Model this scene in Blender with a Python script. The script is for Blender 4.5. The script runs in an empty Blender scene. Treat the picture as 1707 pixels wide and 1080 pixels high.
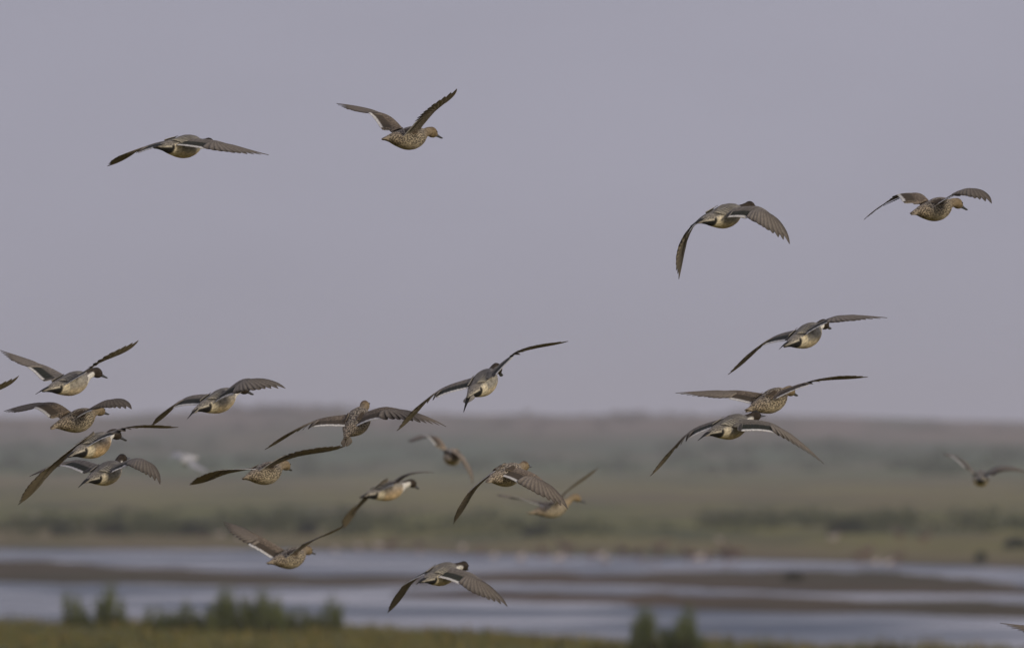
import bpy, math, random
import numpy as np
from mathutils import Vector, Matrix, noise, kdtree

C = bpy.context.scene.collection
sc = bpy.context.scene
R = math.radians
rnd = random.Random(7)

# ------------------------------------------------------------------ camera
F = 28450.0          # focal length in photo pixels (600 mm lens, photo 1707 px wide)
CX, HY = 853.5, 800.0  # image column of the axis, image row of the true horizon
CAMZ = 4.0
cam_d = bpy.data.cameras.new('camera')
cam = bpy.data.objects.new('camera', cam_d); C.objects.link(cam)
cam_d.lens = 600.0; cam_d.sensor_width = 36.0
cam.location = (0, 0, CAMZ)
cam.rotation_euler = (R(90) + math.atan(260.0 / F), 0, 0)
cam_d.clip_start = 0.5; cam_d.clip_end = 30000
cam_d.dof.use_dof = True
cam_d.dof.focus_distance = 76.3
cam_d.dof.aperture_fstop = 9.3
sc.camera = cam

# ------------------------------------------------------------------ sky, sun, exposure
SUN_EL, SUN_AZ = 18.0, 132.0      # azimuth clockwise from +Y (camera direction): right and a little behind
w = bpy.data.worlds.new('World'); sc.world = w; w.use_nodes = True
nt = w.node_tree; nt.nodes.clear()
out = nt.nodes.new('ShaderNodeOutputWorld'); bg = nt.nodes.new('ShaderNodeBackground')
sky = nt.nodes.new('ShaderNodeTexSky'); sky.sky_type = 'NISHITA'; sky.sun_disc = False
sky.sun_elevation = R(SUN_EL); sky.sun_rotation = R(SUN_AZ)
sky.air_density = 1.0; sky.dust_density = 4.0; sky.ozone_density = 2.0
hsv = nt.nodes.new('ShaderNodeHueSaturation'); hsv.inputs['Saturation'].default_value = 0.35; hsv.inputs['Value'].default_value = 0.5
mix = nt.nodes.new('ShaderNodeMix'); mix.data_type = 'RGBA'; mix.inputs[0].default_value = 0.86
mix.inputs[7].default_value = (4.00, 3.95, 4.80, 1)
nt.links.new(sky.outputs[0], hsv.inputs['Color']); nt.links.new(hsv.outputs[0], mix.inputs[6])
cn = nt.nodes.new('ShaderNodeTexNoise'); cn.inputs['Scale'].default_value = 26; cn.inputs['Detail'].default_value = 3
cm = nt.nodes.new('ShaderNodeMapping'); cm.inputs['Scale'].default_value = (1, 1, 3)
ctx = nt.nodes.new('ShaderNodeTexCoord'); nt.links.new(ctx.outputs['Generated'], cm.inputs['Vector']); nt.links.new(cm.outputs[0], cn.inputs['Vector'])
cr_ = nt.nodes.new('ShaderNodeMapRange'); cr_.inputs[1].default_value = .3; cr_.inputs[2].default_value = .7; cr_.inputs[3].default_value = .965; cr_.inputs[4].default_value = 1.035
cs = nt.nodes.new('ShaderNodeVectorMath'); cs.operation = 'SCALE'
nt.links.new(cn.outputs[0], cr_.inputs[0]); nt.links.new(mix.outputs[2], cs.inputs[0]); nt.links.new(cr_.outputs[0], cs.inputs['Scale'])
nt.links.new(cs.outputs[0], bg.inputs[0]); bg.inputs[1].default_value = 0.1
nt.links.new(bg.outputs[0], out.inputs[0])
sd = bpy.data.lights.new('sun', 'SUN'); sun = bpy.data.objects.new('sun', sd); C.objects.link(sun)
sd.energy = 1.5; sd.angle = R(11); sd.color = (1.0, 0.88, 0.70)
sdir = Vector((math.sin(R(SUN_AZ)) * math.cos(R(SUN_EL)), math.cos(R(SUN_AZ)) * math.cos(R(SUN_EL)), math.sin(R(SUN_EL))))
sun.rotation_euler = sdir.to_track_quat('Z', 'Y').to_euler()
sun.location = (40, -20, 40)
sc.view_settings.view_transform = 'Standard'; sc.view_settings.look = 'None'
sc.view_settings.exposure = 0.0; sc.view_settings.gamma = 1.0
sc.render.engine = 'CYCLES'
sc.cycles.use_denoising = True
sc.cycles.volume_bounces = 1
sc.cycles.max_bounces = 6

# ------------------------------------------------------------------ helpers
def P(px, py, D):
    """point seen at photo pixel (px, py) at distance D"""
    return Vector(((px - CX) / F * D, D, CAMZ + (HY - py) / F * D))

def tag(o, label=None, cat=None, group=None, kind=None):
    if label: o['label'] = label
    if cat: o['category'] = cat
    if group: o['group'] = group
    if kind: o['kind'] = kind
    return o

def mesh_obj(name, verts, faces, mat, parent=None, cols=None, smooth=True):
    me = bpy.data.meshes.new(name)
    me.from_pydata([tuple(v) for v in verts], [], faces)
    me.materials.append(mat)
    if cols is not None:
        a = me.color_attributes.new('Col', 'FLOAT_COLOR', 'POINT')
        a.data.foreach_set('color', np.asarray(cols, dtype=np.float32).ravel())
    if smooth:
        me.polygons.foreach_set('use_smooth', [True] * len(me.polygons))
    me.update()
    o = bpy.data.objects.new(name, me); C.objects.link(o)
    if parent: o.parent = parent
    return o

def empty(name, mw):
    o = bpy.data.objects.new(name, None); C.objects.link(o)
    o.empty_display_size = 0.05
    o.matrix_world = mw
    return o

def lerp(a, b, t): return a + (b - a) * t
def interp(x, pts):
    if x <= pts[0][0]: return pts[0][1]
    for (x0, y0), (x1, y1) in zip(pts, pts[1:]):
        if x <= x1: return y0 + (y1 - y0) * (x - x0) / (x1 - x0)
    return pts[-1][1]
def sstep(a, b, x):
    t = max(0.0, min(1.0, (x - a) / (b - a))); return t * t * (3 - 2 * t)
def cmix(a, b, t): return tuple(a[i] + (b[i] - a[i]) * t for i in range(len(a)))
def fbm(x, y, z=0.0, o=4):
    return noise.fractal(Vector((x, y, z)), 1.0, 2.0, o)

# ------------------------------------------------------------------ materials
def new_mat(name):
    m = bpy.data.materials.new(name); m.use_nodes = True
    n = m.node_tree.nodes; l = m.node_tree.links
    b = n['Principled BSDF']; return m, n, l, b

def plumage(name, nscale=90.0, namt=0.35, mscale=170.0):
    m, n, l, b = new_mat(name)
    at = n.new('ShaderNodeAttribute'); at.attribute_name = 'Col'
    tc = n.new('ShaderNodeTexCoord'); mp = n.new('ShaderNodeMapping'); mp.inputs['Scale'].default_value = (0.55, 1.15, 1.15)
    l.new(tc.outputs['Object'], mp.inputs['Vector'])
    nz = n.new('ShaderNodeTexNoise'); nz.inputs['Scale'].default_value = nscale; nz.inputs['Detail'].default_value = 3
    l.new(mp.outputs[0], nz.inputs['Vector'])
    mr = n.new('ShaderNodeMapRange'); mr.inputs[1].default_value = 0.3; mr.inputs[2].default_value = 0.7
    mr.inputs[3].default_value = 1 - namt; mr.inputs[4].default_value = 1 + namt
    l.new(nz.outputs[0], mr.inputs[0])
    mul = n.new('ShaderNodeVectorMath'); mul.operation = 'SCALE'
    l.new(at.outputs['Color'], mul.inputs[0]); l.new(mr.outputs[0], mul.inputs['Scale'])
    vo = n.new('ShaderNodeTexVoronoi'); vo.feature = 'F1'; vo.inputs['Scale'].default_value = mscale
    l.new(mp.outputs[0], vo.inputs['Vector'])
    rp = n.new('ShaderNodeValToRGB'); e = rp.color_ramp.elements
    e[0].position = 0.20; e[0].color = (0.32, 0.29, 0.27, 1); e[1].position = 0.66; e[1].color = (2.25, 2.15, 2.0, 1)
    k = rp.color_ramp.elements.new(0.42); k.color = (0.45, 0.42, 0.40, 1)
    l.new(vo.outputs['Distance'], rp.inputs[0])
    mu2 = n.new('ShaderNodeMix'); mu2.data_type = 'RGBA'; mu2.blend_type = 'MULTIPLY'; mu2.clamp_result = False
    l.new(at.outputs['Alpha'], mu2.inputs[0]); l.new(mul.outputs[0], mu2.inputs[6]); l.new(rp.outputs[0], mu2.inputs[7])
    l.new(mu2.outputs[2], b.inputs['Base Color'])
    b.inputs['Roughness'].default_value = 0.8; b.inputs['Specular IOR Level'].default_value = 0.25
    bp = n.new('ShaderNodeBump'); bp.inputs['Strength'].default_value = 0.35; bp.inputs['Distance'].default_value = 0.004
    l.new(nz.outputs[0], bp.inputs['Height']); l.new(bp.outputs[0], b.inputs['Normal'])
    return m
M_BODY = plumage('plumage')
M_FEATH = plumage('flight_feather', 120, 0.18)

def plain(name, col, rough=0.5, spec=0.4):
    m, n, l, b = new_mat(name)
    nz = n.new('ShaderNodeTexNoise'); nz.inputs['Scale'].default_value = 60
    tc = n.new('ShaderNodeTexCoord'); l.new(tc.outputs['Object'], nz.inputs['Vector'])
    mr = n.new('ShaderNodeMapRange'); mr.inputs[3].default_value = 0.75; mr.inputs[4].default_value = 1.25
    l.new(nz.outputs[0], mr.inputs[0])
    rg = n.new('ShaderNodeVectorMath'); rg.operation = 'SCALE'; rg.inputs[0].default_value = col
    l.new(mr.outputs[0], rg.inputs['Scale']); l.new(rg.outputs[0], b.inputs['Base Color'])
    b.inputs['Roughness'].default_value = rough; b.inputs['Specular IOR Level'].default_value = spec
    return m
M_BILL = plain('bill_horn', (0.10, 0.105, 0.12), 0.4)
M_EYE = plain('eye_gloss', (0.012, 0.009, 0.007), 0.12, 0.6)

def attr_mat(name, scale, amt, rough=0.9):
    m, n, l, b = new_mat(name)
    at = n.new('ShaderNodeAttribute'); at.attribute_name = 'Col'
    geo = n.new('ShaderNodeNewGeometry')
    nz = n.new('ShaderNodeTexNoise'); nz.inputs['Scale'].default_value = scale; nz.inputs['Detail'].default_value = 4
    l.new(geo.outputs['Position'], nz.inputs['Vector'])
    mr = n.new('ShaderNodeMapRange'); mr.inputs[1].default_value = 0.3; mr.inputs[2].default_value = 0.7
    mr.inputs[3].default_value = 1 - amt; mr.inputs[4].default_value = 1 + amt
    l.new(nz.outputs[0], mr.inputs[0])
    mul = n.new('ShaderNodeVectorMath'); mul.operation = 'SCALE'
    l.new(at.outputs['Color'], mul.inputs[0]); l.new(mr.outputs[0], mul.inputs['Scale'])
    l.new(mul.outputs[0], b.inputs['Base Color'])
    b.inputs['Roughness'].default_value = rough; b.inputs['Specular IOR Level'].default_value = 0.15
    return m
M_GROUND = attr_mat('marsh_ground', 0.35, 0.3)
M_LEAF = attr_mat('leaf', 1.5, 0.3, 0.8)

def water_mat():
    m, n, l, b = new_mat('water')
    b.inputs['IOR'].default_value = 1.33
    geo = n.new('ShaderNodeNewGeometry'); mp = n.new('ShaderNodeMapping'); mp.inputs['Scale'].default_value = (0.09, 0.03, 1)
    l.new(geo.outputs['Position'], mp.inputs['Vector'])
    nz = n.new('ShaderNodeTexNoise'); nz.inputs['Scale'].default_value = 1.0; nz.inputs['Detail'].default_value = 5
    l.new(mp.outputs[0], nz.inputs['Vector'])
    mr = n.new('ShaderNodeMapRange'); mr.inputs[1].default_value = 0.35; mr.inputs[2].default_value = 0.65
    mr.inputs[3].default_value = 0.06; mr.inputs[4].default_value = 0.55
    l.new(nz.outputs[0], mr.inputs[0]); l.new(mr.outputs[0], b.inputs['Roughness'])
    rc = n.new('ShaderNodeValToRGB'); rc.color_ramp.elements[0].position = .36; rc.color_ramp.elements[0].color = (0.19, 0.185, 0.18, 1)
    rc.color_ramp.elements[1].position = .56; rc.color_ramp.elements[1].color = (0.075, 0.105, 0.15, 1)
    l.new(nz.outputs[0], rc.inputs[0]); l.new(rc.outputs[0], b.inputs['Base Color'])  # streaks of reflected sky put into the base colour, pale to blue
    n2 = n.new('ShaderNodeTexNoise'); n2.inputs['Scale'].default_value = 0.9; n2.inputs['Detail'].default_value = 3
    l.new(geo.outputs['Position'], n2.inputs['Vector'])
    bp = n.new('ShaderNodeBump'); bp.inputs['Strength'].default_value = 0.25; bp.inputs['Distance'].default_value = 0.12
    l.new(n2.outputs[0], bp.inputs['Height']); l.new(bp.outputs[0], b.inputs['Normal'])
    return m
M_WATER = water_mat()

# ------------------------------------------------------------------ the land
Y_NEAR = [(-3000, 1036), (0, 1040), (300, 1042), (640, 1048), (800, 1058), (900, 1067), (1000, 1074), (1200, 1080), (1707, 1085), (5000, 1088)]
Y_FAR = [(-3000, 908), (0, 913), (330, 915), (600, 919), (900, 924), (1200, 926), (1500, 938), (1707, 947), (5000, 960)]
def strip(px, c, hw):
    return interp(px, c), interp(px, hw)
S1 = ([(-3000, 935), (0, 948), (100, 954), (250, 960), (430, 966), (640, 968), (850, 964), (1100, 967), (1280, 969), (1450, 972), (1560, 977), (1640, 982), (1760, 985), (3000, 1000)],
      [(-3000, 17), (0, 18), (100, 17), (250, 13), (430, 11), (640, 10), (850, 10), (1100, 13), (1280, 17), (1450, 19), (1560, 17), (1640, 11), (1760, 7), (3000, 8)])
S2 = ([(-3000, 990), (560, 988), (850, 997), (1100, 1000), (1280, 1008), (1450, 1011), (1707, 1018), (3000, 1040)],
      [(-3000, -6), (560, -4), (700, 7), (850, 11), (1100, 13), (1280, 14), (1450, 13), (1707, 11), (3000, 8)])
PROFILE = [(0, 0.0), (60, 0.35), (250, 0.9), (700, 1.5), (1300, 3.0), (2000, 5.4), (3000, 9.0), (3600, 14), (4300, 20), (4900, 25.2), (5300, 26), (5800, 16), (6300, 2), (8000, 0)]
def land(x, Y):
    D = max(Y, 20.0)
    px = CX + x / D * F; py = HY + CAMZ / D * F
    px = max(-3000, min(5000, px))
    h = -0.35
    n1 = fbm(x * 0.05, Y * 0.01, 1.7); n2 = fbm(x * 0.25, Y * 0.06, 5.2)
    jit = n1 * 4.0 + n2 * 2.0
    zone = 'bed'
    # near bank
    e = interp(px, Y_NEAR)
    k = sstep(-3, 8, py - e + n1 * 3 + n2 * 2)
    if k > 0:
        h = lerp(h, 0.16 + 0.05 * n2 + 0.05 * n1, k); zone = 'near'
    if Y > 430:
        for cc, hw in (S1, S2):
            yc, wv = strip(px, cc, hw)
            if wv > 0:
                d = (wv + jit * 1.3 - abs(py - yc)) / 4.0
                kk = max(0.0, min(1.0, 0.5 + d * 0.5))
                v = lerp(-0.35, 0.09 + 0.05 * n2 + 0.03 * n1, sstep(0, 1, kk))
                if v > h: h = v; zone = 'mud'
        Df = CAMZ * F / (interp(px, Y_FAR) - HY) + n1 * 25
        d = D - Df
        if d > -60:
            if d < 0: v = lerp(-0.35, 0.02, sstep(-60, 0, d))
            else:
                v = 0.02 + interp(d, PROFILE)
                big = noise.fractal(Vector((x * 0.006, Y * 0.0012, 3.3)), 1.0, 2.0, 3)
                v += n2 * 0.12 * sstep(0, 200, d) + big * interp(d, [(0, 0), (500, 0.4), (2000, 1.0), (4300, 1.6), (5300, 2.0), (6300, 0)])
                if d > 3500: v += interp(px, [(-3000, 0), (0, -0.8), (200, 0), (480, 3.6), (650, 1.5), (900, 1), (1200, 0.3), (1500, -1.2), (1707, -2.5), (5000, -3)])
                if d > 6300: v = 0
            if v > h:
                h = v; zone = 'far'
    # colour
    if zone == 'near':
        t = 0.5 + 0.5 * n1 + 0.25 * n2
        c = cmix((0.185, 0.14, 0.045), (0.11, 0.13, 0.030), max(0, min(1, t)))
        if n2 > 0.35: c = cmix(c, (0.04, 0.05, 0.018), 0.6)
    elif zone == 'far':
        dd = D - Df
        fq = 1.0 if dd < 800 else 0.45
        g = fbm(x * 0.08 * fq, Y * 0.008 * fq, 9.1) * 1.6; g2 = fbm(x * 0.05 * fq, Y * 0.006 * fq, 4.1) * 1.3
        c = (0.10, 0.075, 0.05)
        seq = [(0, (0.12, 0.098, 0.060)), (35, (0.20, 0.165, 0.075)), (150, (0.21, 0.195, 0.055)), (420, (0.165, 0.170, 0.050)), (900, (0.215, 0.19, 0.070)),
               (1500, (0.215, 0.192, 0.078)), (2300, (0.10, 0.148, 0.060)), (3200, (0.055, 0.105, 0.042)), (3700, (0.10, 0.115, 0.065)), (4200, (0.205, 0.150, 0.115)), (5200, (0.17, 0.133, 0.104)), (8000, (0.155, 0.13, 0.105))]
        for (a, ca), (b_, cb) in zip(seq, seq[1:]):
            if dd <= b_:
                c = cmix(ca, cb, max(0, min(1, (dd - a) / (b_ - a)))); break
        c = cmix(c, (0.055, 0.07, 0.03), max(0, min(0.75, (g - 0.05) * 1.6)))
        c = cmix(c, (0.18, 0.135, 0.08), max(0, min(0.6, (g2 - 0.1) * 1.5)))
    else:
        c = cmix((0.115, 0.078, 0.048), (0.075, 0.064, 0.034), max(0, min(1, 0.5 + n1)))
    return h, c

rows = [-60, -20, 5, 20, 40, 70, 110, 160, 220, 290, 350, 385]
y = 1096.0
while y > 862:
    rows.append(CAMZ * F / (y - HY)); y -= 1.5
d = rows[-1]
while d < 7000:
    d *= 1.012; rows.append(min(d, 7000))
cols_u = []
N1 = 230
for i in range(N1 + 1): cols_u.append(('f', -0.042 + 0.084 * i / N1))
NS = 16
def xs_at(Y):
    D = max(Y, 20.0)
    xm = min(D * 3.0 + 60, 3300.0)
    a = 0.042 * D
    left = [-(a * (xm / a) ** (i / NS)) for i in range(NS, 0, -1)]
    mid = [u[1] * D for u in cols_u]
    return left + mid + [-v for v in reversed(left)]
V = []; CL = []; FC = []
for Y in rows:
    for x in xs_at(Y):
        h, c = land(x, Y); V.append((x, Y, h)); CL.append((*c, 1))
nc = len(cols_u) + 2 * NS
for j in range(len(rows) - 1):
    for i in range(nc - 1):
        a = j * nc + i; FC.append((a, a + 1, a + nc + 1, a + nc))
g = mesh_obj('ground', V, FC, M_GROUND, cols=CL); tag(g, 'low marsh ground of grass, mudbanks and distant dunes', kind='structure')
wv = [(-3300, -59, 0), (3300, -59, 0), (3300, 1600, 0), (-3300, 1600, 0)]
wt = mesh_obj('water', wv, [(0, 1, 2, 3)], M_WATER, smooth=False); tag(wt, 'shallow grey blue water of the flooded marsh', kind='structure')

# haze
hv = [(x, y, z) for x in (-3450, 3450) for y in (-90, 7150) for z in (-1.5, 42)]
hf = [(0, 1, 3, 2), (4, 6, 7, 5), (0, 4, 5, 1), (2, 3, 7, 6), (0, 2, 6, 4), (1, 5, 7, 3)]
m, n, l, b = new_mat('haze_air'); n.remove(b)
pv = n.new('ShaderNodeVolumePrincipled'); pv.inputs['Color'].default_value = (0.93, 0.91, 0.97, 1)
pv.inputs['Density'].default_value = 1.15e-4; pv.inputs['Anisotropy'].default_value = 0.1
l.new(pv.outputs[0], n['Material Output'].inputs['Volume'])
hz = mesh_obj('haze', hv, hf, m, smooth=False); tag(hz, 'pale lavender haze lying over the marsh', kind='stuff')

# ------------------------------------------------------------------ plants
def ground_pt(px, py):
    """the land point seen at photo pixel"""
    lo, hi = 380.0, 7000.0
    D = lo
    while D < hi:
        x = (px - CX) / F * D
        h, _ = land(x, D)
        ry = HY - (max(h, 0) - CAMZ) / D * F
        if ry <= py: return Vector((x, D, max(h, 0)))
        D *= 1.004
    return Vector((x, D, h))

def clump_mesh(name, w_m, d_m, hfun, count, rr, base_cols, parent=None, blade=0.012, lean=0.25, tufted=False):
    V = []; FC = []; CL = []
    nt_ = max(8, int(w_m * 7)); tuf = [(-1 + 2 * (q + rr.random()) / nt_, rr.uniform(.72, 1.12)) for q in range(nt_)] if tufted else None
    for _ in range(count):
        x = rr.uniform(-1, 1)
        if tuf: q = rr.choice(tuf); x = max(-1.05, min(1.05, q[0] + rr.gauss(0, .05)))
        x = x * w_m * 0.5; yy = rr.uniform(-0.5, 0.5) * d_m
        hh = hfun(x / (w_m * 0.5)) * (0.28 + 0.90 * rr.random() ** 1.15) * (q[1] if tuf else 1)
        lx = rr.gauss(0, lean) * hh * 0.5; ly = rr.gauss(0, lean) * hh * 0.5
        ang = rr.uniform(0, math.pi); bx, by = math.cos(ang) * blade, math.sin(ang) * blade
        c = cmix(base_cols[0], base_cols[1], rr.random())
        s = len(V)
        for k, (t, wf) in enumerate(((0, 1), (0.45, 0.9), (0.8, 0.55), (1.0, 0.08))):
            cx = x + lx * t * t; cy = yy + ly * t * t; z = hh * t * (1 - 0.08 * t) - 0.03
            V += [(cx - bx * wf, cy - by * wf, z), (cx + bx * wf, cy + by * wf, z)]; CL += [(*c, 1)] * 2
            if k: FC.append((s + 2 * k - 2, s + 2 * k - 1, s + 2 * k + 1, s + 2 * k))
    return mesh_obj(name, V, FC, M_LEAF, parent, CL, smooth=False)

RD = ((0.055, 0.08, 0.022), (0.16, 0.17, 0.065))
def reeds(px0, px1, py, top, count, prof, label, seed):
    p = ground_pt((px0 + px1) / 2, py); D = p.y; p.z = land(p.x, D)[0]
    wm = (px1 - px0) / F * D; hm = (py - top) / F * D
    e = empty('reed_clump', Matrix.Translation(p))
    tag(e, label, 'reeds', 'reed clumps on the near bank')
    o = clump_mesh('stems', wm, 1.6, lambda u: hm * interp(u, prof), int(count * 1.7), random.Random(seed), RD, e, blade=0.011, lean=.20, tufted=True)
    b_ = clump_mesh('lower_leaves', wm * 1.05, 1.9, lambda u: hm * 0.42 * interp(u, prof), count // 3, random.Random(seed + 50), ((0.05, 0.055, 0.02), (0.09, 0.085, 0.03)), e, blade=0.02, lean=0.5)
reeds(108, 212, 1044, 966, 620, [(-1, .75), (-.75, 1), (-.5, .7), (-.25, .35), (0, .75), (.35, 1), (.7, .9), (1, .5)],
      'small dark green reed clump at the left of the near bank', 1)
reeds(238, 352, 1050, 990, 480, [(-1, .55), (-.6, .8), (-.2, .65), (.3, .9), (.6, .7), (1, .9)],
      'short reed clump between the small left clump and the tallest reeds', 2)
reeds(348, 476, 1054, 966, 950, [(-1, .6), (-.6, .95), (-.1, .85), (.2, .75), (.6, 1), (1, .6)],
      'tallest and densest dark green reed clump on the near bank', 3)
reeds(470, 574, 1052, 984, 520, [(-1, .7), (-.6, .8), (-.1, .6), (.3, .6), (.6, 1), (.85, .85), (1, .35)],
      'reed clump at the right end of the long left reed bank', 4)
reeds(1050, 1172, 1092, 1008, 950, [(-1, .55), (-.7, .95), (-.4, .9), (-.05, .55), (.3, .85), (.65, 1), (1, .5)],
      'dark reed clump standing alone at the bottom right of centre', 5)
def tuft(px, py, wpx, hpx, label, seed, cols=((0.07, 0.07, 0.025), (0.11, 0.09, 0.035))):
    p = ground_pt(px, py); D = p.y; p.z = land(p.x, D)[0]
    o = clump_mesh('grass_tuft', wpx / F * D, 1.0, lambda u: hpx / F * D * (1 - 0.6 * u * u), 420, random.Random(seed), cols, None, 0.016, 0.5)
    o.location = p; tag(o, label, 'grass tuft', 'low grass tufts by the near water')
tuft(1284, 1090, 60, 18, 'low olive grass tuft at the bottom edge just right of the lone reed clump', 11)
tuft(1478, 1090, 90, 20, 'low olive grass tuft at the bottom edge right of centre', 12)
tuft(1000, 1086, 60, 13, 'low olive grass tuft on the bank just left of the lone reed clump', 13)
tuft(1323, 967, 34, 19, 'small dark tussock standing on the mudbank at the right', 14, ((0.035, 0.04, 0.022), (0.06, 0.055, 0.03)))

# grass over the near bank: nobody could count it
rr = random.Random(5); V = []; FC = []; CL = []
for _ in range(14000):
    py = rr.uniform(1038, 1100); px = rr.uniform(-250, 2000)
    D = CAMZ * F / (py - HY); x = (px - CX) / F * D; h, c = land(x, D)
    if h < 0.05: continue
    hh = rr.uniform(0.06, 0.2) * (1 + 1.6 * max(0, fbm(x * .9, D * .1, 2.2) + .1)); a = rr.uniform(0, math.pi); bx, by = math.cos(a) * 0.03, math.sin(a) * 0.03
    c2 = cmix((0.22, 0.16, 0.05), (0.10, 0.115, 0.03), rr.random()); s = len(V)
    V += [(x - bx, D - by, h - .02), (x + bx, D + by, h - .02), (x + rr.gauss(0, .05), D + rr.gauss(0, .05), h + hh)]
    CL += [(*c2, 1)] * 3; FC.append((s, s + 1, s + 2))
g = mesh_obj('grass', V, FC, M_LEAF, None, CL, smooth=False); tag(g, 'short olive and tan grass on the near bank', 'grass', kind='stuff')

def leaf_blob(V, FC, CL, c, rx, ry, rz, n_, rr, cols, size):
    for _ in range(n_):
        while True:
            q = Vector((rr.uniform(-1, 1), rr.uniform(-1, 1), rr.uniform(0, 1)))
            if 0.15 < q.length < 1: break
        q *= (0.8 + 0.35 * noise.noise(q * 2 + Vector(c) * 0.1))
        p = Vector((c[0] + q.x * rx, c[1] + q.y * ry, c[2] + q.z * rz))
        a = Vector((rr.gauss(0, 1), rr.gauss(0, 1), rr.gauss(0, 1))).normalized(); b_ = a.orthogonal().normalized()
        s_ = size * rr.uniform(0.6, 1.4); s = len(V)
        V += [p - a * s_, p + b_ * s_ * 0.6, p + a * s_, p - b_ * s_ * 0.6]
        cc = cmix(cols[0], cols[1], rr.random()); CL += [(*cc, 1)] * 4; FC.append((s, s + 1, s + 2, s + 3))
SH = ((0.016, 0.024, 0.014), (0.04, 0.05, 0.026))
# single shrubs along the far shore
shr = [(105, 893, 34, 30, 'dark rounded shrub nearest the left edge of the far shore'),
       (190, 891, 44, 32, 'second dark shrub from the left on the far shore'),
       (322, 893, 60, 30, 'broad low dark shrub on the far shore above the small left reed clump'),
       (520, 891, 58, 34, 'dark shrub on the far shore right of the brown duck flying lowest left'),
       (905, 893, 66, 30, 'low dark shrub on the far shore near the middle'),
       (1400, 889, 95, 34, 'widest dark shrub mass on the right half of the far shore'),
       (1632, 936, 22, 26, 'small dark bush at the water edge near the right side'),
       (1690, 914, 44, 26, 'dark shrub at the far right edge of the far shore')]
for k, (px, py, wpx, hpx, lab) in enumerate(shr):
    p = ground_pt(px, py); D = p.y; rr = random.Random(k); V = []; FC = []; CL = []
    rx = wpx / F * D / 2; rz = hpx / F * D
    for q in range(4):
        leaf_blob(V, FC, CL, (rr.uniform(-.6, .6) * rx, rr.uniform(-1, 1), -0.05), rx * rr.uniform(.5, .8), 1.2, rz * rr.uniform(.7, 1.0), 170, rr, SH, 0.11)
    e = empty('shrub', Matrix.Translation(p)); tag(e, lab, 'shrub', 'dark shrubs on the far shore')
    mesh_obj('foliage', V, FC, M_LEAF, e, CL, smooth=False)
    SV = []; SF = []
    for q in range(5):
        a = q * 1.3; bx, by = math.cos(a) * rx * .4, math.sin(a) * .5; s = len(SV)
        for t, r_ in ((0, .05), (.75, .02)):
            for i in range(5): SV.append((bx * t + math.cos(i * 1.257) * r_, by * t + math.sin(i * 1.257) * r_, rz * t - .05))
        for i in range(5): SF.append((s + i, s + (i + 1) % 5, s + 5 + (i + 1) % 5, s + 5 + i))
    mesh_obj('stems', SV, SF, M_LEAF, e, [(.05, .04, .03, 1)] * len(SV))
# scrub reading as one mass
def scrub(specs, name, label, seed, cols, leaf):
    rr = random.Random(seed); V = []; FC = []; CL = []
    for (px0, px1, py0, py1, cnt, hm) in specs:
        for _ in range(cnt):
            px = rr.uniform(px0, px1); py = rr.uniform(py0, py1)
            p = ground_pt(px, py); hh = hm * rr.uniform(.6, 1.15)
            leaf_blob(V, FC, CL, (p.x, p.y, p.z - .1), hh * rr.uniform(1.0, 2.6), hh * 1.5, hh, 46, rr, cols, leaf * hh)
    o = mesh_obj(name, V, FC, M_LEAF, None, CL, smooth=False); tag(o, label, 'scrub', kind='stuff')
scrub([(-150, 330, 872, 896, 60, 1.0), (60, 600, 868, 894, 80, 1.2), (560, 1010, 872, 893, 55, 0.95), (-100, 900, 852, 868, 26, 1.0), (1180, 1530, 862, 886, 60, 1.1), (1590, 1900, 862, 886, 36, 1.1), (1000, 1180, 872, 885, 6, 0.7)],
      'scrub', 'dark low scrub along the far shore', 21, ((0.032, 0.044, 0.020), (0.085, 0.09, 0.042)), 0.16)
scrub([(-150, 1900, 752, 790, 120, 2.6), (-100, 700, 738, 752, 26, 2.6), (1100, 1500, 742, 762, 26, 3.0), (1480, 1600, 775, 795, 8, 3)],
      'hill_scrub', 'grey green scrub belt at the foot of the far dunes', 22, ((0.025, 0.045, 0.018), (0.055, 0.08, 0.035)), 0.2)
scrub([(-150, 1900, 692, 720, 90, 2.4), (380, 600, 682, 690, 26, 3.2), (1000, 1260, 692, 700, 26, 3.0)], 'dune_scrub', 'brown scrub on the dune ridge at the skyline', 23, ((0.06, 0.05, 0.04), (0.1, 0.08, 0.065)), 0.2)

# ------------------------------------------------------------------ duck builder
TOR = [(-0.080, 0.006, 0.005, 0.005), (-0.055, 0.011, 0.008, 0.009), (-0.03, .018, .013, .014), (0.0, .026, .020, .021), (0.03, .036, .028, .030), (0.06, .045, .034, .038), (0.10, .053, .041, .048),
       (0.14, .057, .047, .055), (0.17, .057, .049, .056), (0.20, .052, .046, .051), (0.225, .043, .040, .043)]
def zc_(x): return interp(x, [(-.08, .010), (-.05, .011), (0.0, .009), (0.06, .004), (0.12, 0), (0.225, 0.004)])
def tor(x, k): return interp(x, [(r[0], r[k]) for r in TOR])

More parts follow.
